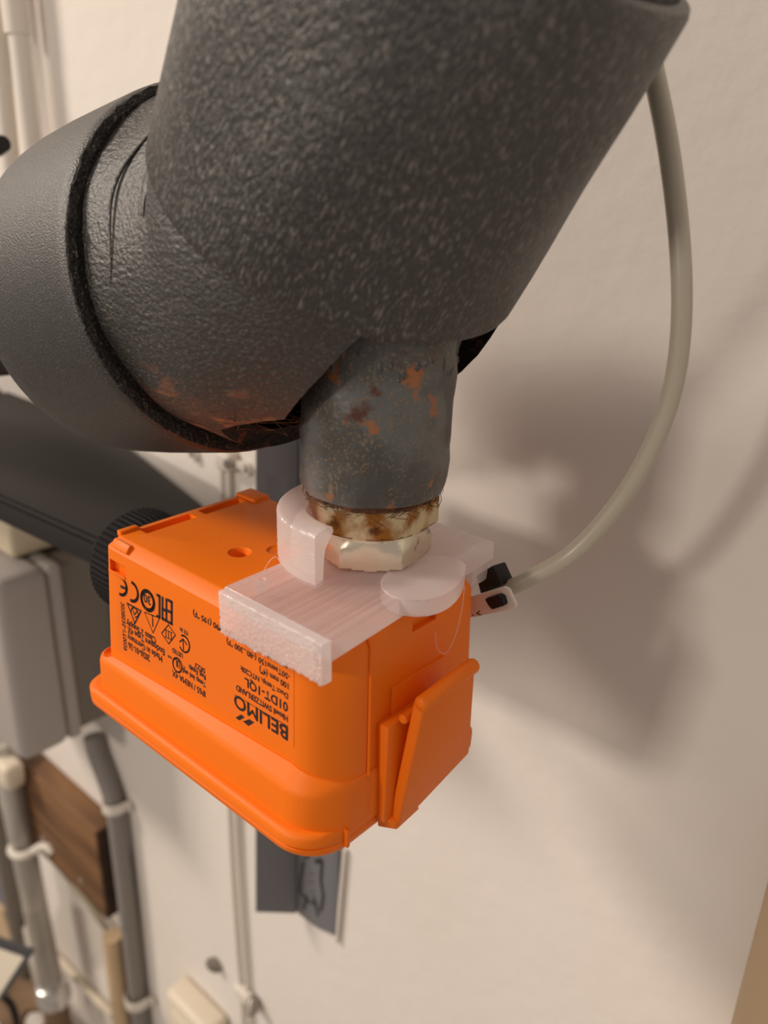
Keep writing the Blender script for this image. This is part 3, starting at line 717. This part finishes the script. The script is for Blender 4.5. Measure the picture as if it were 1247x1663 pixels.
gc, gr, gp = rod('grey_conduit', [(150, 1195), (158, 1225), (172, 1262), (186, 1310), (198, 1400), (212, 1520), (232, 1700)], .150, 15, GREYCABLE, 'dark grey flexible conduit running down from the junction box', 'conduit')
def saddle(px, py, y, r, label, name='conduit_clip', m=WHITE, wide=1.6):
    c = hit(px, py, 'y', y); bm = BM(); rings = []
    prof = [V((math.cos(a)*1, math.sin(a), 0)) for a in [math.radians(200-220*i/16) for i in range(17)]]
    pts = [V((-1.9, .9, 0)), V((-1.25, .85, 0))] + [V((-math.cos(PI*i/12)*1.15, -math.sin(PI*i/12)*1.15, 0)) for i in range(13)] + [V((1.25, .85, 0)), V((1.9, .9, 0))]
    pts = [V((p.x*r, p.y*r, 0)) for p in pts]
    t = .0016; hh = r*.55
    outer = pts; inner = []
    for i, p in enumerate(pts):
        a = pts[max(i-1, 0)]; b = pts[min(i+1, len(pts)-1)]; d = (b-a).normalized(); inner.append(p+V((-d.y, d.x, 0))*t*-1)
    for z in (-hh, hh):
        rings.append([c+V((p.x, p.y, z)) for p in outer+inner[::-1]])
    add_loft(bm, rings)
    root = thing(name, c-V((0, 0, hh)), label, 'clip')
    obj('saddle', bm, m, root)
    bm = BM(); add_lathe(bm, c+V((r*1.55, r*.75, 0)), (0, -1, 0), [(r*.30, -.002), (r*.32, .0005), (r*.15, .0012)], 12); obj('screw', bm, SILVER, root)
    return root
saddle(186, 1305, .150, gr, 'white plastic saddle clip on the grey conduit beside the wooden board')
saddle(223, 1620, .149, gr*1.15, 'white plastic saddle clip low on the grey conduit near the photo bottom')

# wooden board
tl, tr_, brr, bl = hit(20, 1232, 'y', .138), hit(160, 1352, 'y', .138), hit(166, 1490, 'y', .138), hit(45, 1358, 'y', .138)
xr = (tr_.x+brr.x)/2
bd = thing('wooden_board', (xr-.1, .15, brr.z), 'old brown wooden board screwed to the wall beside the grey conduit', 'board')
bm = BM(); add_prism(bm, [(xr-.30, .138, (tl.z+tr_.z)/2), (xr, .138, (tl.z+tr_.z)/2), (xr, .138, (brr.z+bl.z)/2), (xr-.30, .138, (brr.z+bl.z)/2)], (0, WY-.138, 0), .0015); obj('plank', bm, WOOD, bd, sharp=30)
bm = BM(); add_box(bm, (xr-.0010, .1395, (brr.z+bl.z)/2+.0015), (xr+.0012, WY, (tl.z+tr_.z)/2-.0015), .0004); obj('end_grain', bm, WOOD_END, bd, label='dark sawn end of the board')
for px, py in ((132, 1430), (70, 1360)):
    bm = BM(); add_lathe(bm, hit(px, py, 'y', .138), (0, -1, 0), [(.003, -.002), (.0032, .0008), (.001, .0018)], 12); obj('screw', bm, SILVER, bd)

# galvanized conduit with coupling
gv = thing('galvanized_conduit', hit(105, 1663, 'y', .135), 'round galvanized steel conduit left of the wooden board', 'conduit')
P = [hit(2, 1205, 'y', .128), hit(22, 1300, 'y', .128), hit(84, 1600, 'y', .128)]
bm = BM(); g_r = 20*depth(P[1])/FPX; add_tube(bm, [P[0], P[1], P[2]], g_r, 24); obj('conduit_tube', bm, GALV, gv)
dv = (P[2]-P[1]).normalized(); q = P[2]-dv*.004
bm = BM(); add_lathe(bm, q, dv, [(g_r*1.05, -.002), (g_r*1.35, 0), (g_r*1.4, .004), (g_r*1.25, .006), (g_r*1.45, .012), (g_r*1.5, .022), (g_r*1.3, .028), (g_r*1.0, .030)], 28); obj('coupling', bm, SILVER, gv, label='shiny zinc coupling')
bm = BM(); add_lathe(bm, q+dv*.029, dv, [(g_r*.9, 0), (g_r*1.05, .004), (g_r*1.05, .09), (g_r*.8, .095)], 24); obj('lower_pipe', bm, ROPE, gv, label='brown rusty pipe below the coupling')
P2 = [hit(-12, 1300, 'y', .146), hit(48, 1620, 'y', .146)]
rod('galvanized_pipe', [(-12, 1300), (46, 1600)], .148, 12, GREYBASE, 'darker pipe partly hidden left of the galvanized conduit', 'pipe')
def wavy_clamp(px, py, label):
    c = hit(px, py, 'y', .128); root = thing('pipe_clamp', c, label, 'clamp')
    bm = BM(); r = g_r*1.12
    pts = [V((-r*2.2, .012, .004)), V((-r*1.6, .010, .002)), V((-r*1.15, .004, 0))] + [V((-math.cos(PI*i/10)*r, -math.sin(PI*i/10)*r, -.002*math.sin(PI*i/10))) for i in range(11)] + [V((r*1.25, .004, .004)), V((r*1.8, .006, .010)), V((r*2.3, .008, .012)), V((r*2.7, .010, .008))]
    rings = []
    pts = smooth_path([c+p for p in pts], 3)
    add_tube(bm, pts, .0042, 8); obj('clamp_strap', bm, WHITE, root)
    bm = BM(); add_lathe(bm, c+V((r*2.0, .003, .009)), (0, -1, 0), [(.003, -.004), (.0032, .001), (.001, .002)], 12); obj('screw', bm, SILVER, root)
wavy_clamp(42, 1372, 'white wavy strap clamp holding the galvanized conduit beside the board')
bm = BM(); q = hit(2, 1255, 'y', .118); add_box(bm, q-V((.022, .004, .014)), q+V((.018, .016, .014)), .006, 3)
obj('conduit_clip', bm, IVORY, label='cream plastic block on the galvanized conduit under the junction box', cat='clip')

# thin cables and cream pipe low on the wall
rod('olive_cable', [(60, 1372), (95, 1405), (140, 1462), (184, 1524)], [.150, .152, .150, .146], 5.5, OLIVE, 'thin olive cable running along under the wooden board', 'cable', 10)
cr_, crr, crp = rod('cream_conduit', [(182, 1519), (189, 1580), (207, 1720)], .140, 15, CREAM_PIPE, 'cream plastic conduit pipe left of the grey conduit', 'conduit', 20)
rod('cream_cable', [(60, 1525), (100, 1562), (140, 1605), (184, 1650)], .154, 6, IVORY, 'thin cream cable sloping down the wall below the board', 'cable', 10)

# cream wall box at the bottom
c0 = hit(268, 1640, 'y', .142)
cb = thing('wall_box', hit(305, 1663, 'y', .15), 'small cream wall box at the bottom beside the twin cables', 'box')
A, B_ = hit(266, 1640, 'y', .142), hit(300, 1602, 'y', .150)
xl, xr2 = hit(276, 1650, 'y', .140).x, hit(340, 1650, 'y', .140).x
ztop = hit(318, 1618, 'y', .140).z-.026
bm = BM(); add_box(bm, (xl, .136, ztop-.10), (xr2, WY, ztop), .006, 3); obj('box_body', bm, IVORY, cb)
bm = BM(); add_box(bm, (xl+.012, .1348, ztop-.07), (xr2-.014, .137, ztop-.014), .0012, 2); obj('box_button', bm, IVORY, cb)

# twin thin cables
for k_, (xa, xb) in enumerate(((358, 394), (369, 405))):
    rod('white_cable', [(xa, 640), (xa+15, 1330), (xb+3, 1690)], .157, 4.2, WHITE, 'left one of the two thin white cables running down the wall' if k_ == 0 else 'right one of the two thin white cables running down the wall', 'cable', 10, group='twin cables down the wall')
def ring_plug(px, py, label, rpx=12):
    c = hit(px, py, 'y', WY); r = rpx*depth(c)/FPX
    bm = BM(); add_lathe(bm, c+V((0, .001, 0)), (0, -1, 0), [(r*.3, 0), (r, 0), (r, .0035), (r*.8, .0048), (r*.55, .0042), (r*.45, .001), (r*.3, .0008)], 24)
    root = thing('wall_plug', c, label, 'wall plug'); obj('plug_collar', bm, WHITE, root)
    bm = BM(); add_lathe(bm, c+V((0, .001, 0)), (0, -1, 0), [(r*.42, 0), (r*.42, .0028), (r*.2, .0035)], 12); obj('screw', bm, PRINT_HOLE, root)
ring_plug(319, 738, 'round white wall plug left of the upper cable clip', 11)
ring_plug(405, 761, 'round white wall plug right of the upper cable clip', 12)
uc = thing('cable_clip', hit(362, 765, 'y', WY), 'white plastic cable clip with a screw just above the orange box', 'clip')
q = hit(360, 751, 'y', .152); s_ = depth(q)/FPX
bm = BM(); add_box(bm, q+V((-16*s_, -.001, -14*s_)), q+V((20*s_, .008, 16*s_)), .002, 3); obj('clip_body', bm, WHITE, uc)
bm = BM(); add_box(bm, q+V((18*s_, .003, -8*s_)), q+V((46*s_, .0078, 6*s_)), .001, 2); obj('clip_ear', bm, WHITE, uc)
bm = BM(); add_lathe(bm, hit(369, 754, 'y', .1515), (0, -1, 0), [(.0026, -.001), (.0028, .0006), (.0012, .001)], 14); obj('screw', bm, PRINT_HOLE, uc)
lc = thing('cable_clip', hit(395, 1622, 'y', WY), 'translucent cable clip on the twin white cables near the bottom', 'clip')
q = hit(392, 1615, 'y', .154)
bm = BM(); add_box(bm, q+V((-.008, -.002, -.006)), q+V((.010, .006, .006)), .002, 3); obj('clip_body', bm, WHITE, lc)
bm = BM(); add_lathe(bm, hit(412, 1626, 'y', .156), (.5, -.8, -.4), [(.003, -.003), (.0052, 0), (.0052, .006), (.003, .010)], 16); obj('nail', bm, PRINT_HOLE, lc)
nl = obj('loose_anchor', add_lathe(BM(), hit(353, 1570, 'y', .158), (-.5, -.5, .6), [(.003, -.004), (.0052, 0), (.0052, .006), (.003, .010)], 16), PRINT_HOLE, label='small dull metal anchor sticking out left of the twin cables', cat='anchor')

# white pipes top left
for nm, x0, x1, y0, top, lab_ in (('white_pipe', 25, 52, 30, True, 'right one of two white wall pipes at the upper left, with coupling'), ('white_pipe', -8, 14, 80, False, 'left one of two white wall pipes at the upper left, at the photo edge')):
    root = thing(nm, hit(x1, 230, 'y', .148), lab_, 'pipe')
    Pa, Pb_ = hit(x0-6, -40, 'y', .146), hit(x1+6, 290, 'y', .146)
    r = 17*depth(Pa)/FPX
    d = (Pb_-Pa).normalized()
    bm = BM(); add_tube(bm, [Pa-d*.05, Pb_+d*.1], r, 20); obj('pipe_tube', bm, WHITE, root)
    q = hit(x0+1, y0, 'y', .146)
    bm = BM(); add_lathe(bm, q-d*.03, d, [(r*1.02, 0), (r*1.25, 0), (r*1.25, .038), (r*1.02, .0385)], 24); obj('coupling', bm, WHITE, root)
bm = BM(); q = hit(-6, 236, 'y', .09); add_lathe(bm, q, (-1, 0, -.1), [(.004, -.008), (.0055, 0), (.0055, .05)], 16)
obj('black_hose', bm, BLACK, label='black hose end peeping over the insulated pipe at the left edge', cat='hose')

# cream pipe, bottom right
Q0, Q1 = hit(1247, 1470, 'y', .135), hit(1160, 1663, 'y', .135)
xp = (Q0.x+Q1.x)/2+.014
bm = BM(); add_lathe(bm, (xp+.006, .141, -.50), (0, 0, 1), [(.019, 0), (.019, .36), (.019, .395), (.015, .40)], 40)
obj('cream_wall_pipe', bm, CREAM_PIPE, label='beige painted upright pipe in the lower right corner', cat='pipe')

# clutter at the lower left
sheet = thing('card_folder', hit(20, 1620, 'y', .06), 'ivory card with a dark navy edge at the lower left corner', 'card')
c = [hit(-60, 1515, 'y', .06), hit(44, 1550, 'y', .06), hit(-6, 1625, 'y', .06), hit(-80, 1640, 'y', .06)]
bm = BM(); add_prism(bm, c, (0, .002, 0), 0); obj('card_sheet', bm, PAPER, sheet, smooth=False)
bm = BM(); add_prism(bm, [hit(-60, 1506, 'y', .0585), hit(50, 1546, 'y', .0585), hit(42, 1555, 'y', .0585), hit(-60, 1519, 'y', .0585)], (0, .004, 0), 0); obj('edge_binding', bm, NAVY, sheet, smooth=False)
bm = BM(); add_prism(bm, [hit(42, 1550, 'y', .0585), hit(49, 1548, 'y', .0585), hit(4, 1620, 'y', .0585), hit(-6, 1624, 'y', .0585)], (0, .004, 0), 0); obj('edge_binding', bm, NAVY, sheet, smooth=False)
def slab(name, pxs, y, th, m, label, cat):
    bm = BM(); add_prism(bm, [hit(a, b, 'y', y) for a, b in pxs], (0, th, 0), .001); return obj(name, bm, m, label=label, cat=cat, smooth=False)
slab('white_board', [(28, 1512), (46, 1500), (78, 1640), (60, 1660)], .150, .008, WHITE, 'white panel strip standing behind the galvanized conduit', 'panel')
slab('red_folder', [(-20, 1460), (14, 1490), (60, 1630), (30, 1640)], .156, .003, RED, 'dark red folder behind the ivory card at the lower left', 'folder')
slab('blue_folder', [(-40, 1330), (2, 1400), (30, 1505), (-40, 1470)], .153, .004, BLUE, 'blue grey folder at the left edge below the clamp', 'folder')
slab('wooden_batten', [(-40, 1440), (4, 1480), (22, 1540), (-40, 1530)], .148, .006, CREAM_PIPE, 'pale wooden slat at the left edge above the ivory card', 'slat')
bm = BM()
for i in range(5):
    q = hit(40+8*i, 1640+9*i, 'y', .12); add_tube(bm, [q+V((.05*math.cos(a), .02*math.sin(a), .012*math.sin(a*1+1))) for a in [2*PI*j/24 for j in range(25)]], .007, 8, False)
obj('rope_coil', bm, ROPE, label='coil of brown rope below the ivory card', cat='rope')
rod('black_cable', [(0, 1612), (22, 1640), (34, 1700)], .07, 6, BLACK, 'black cable at the lower left corner below the ivory card', 'cable', 10)
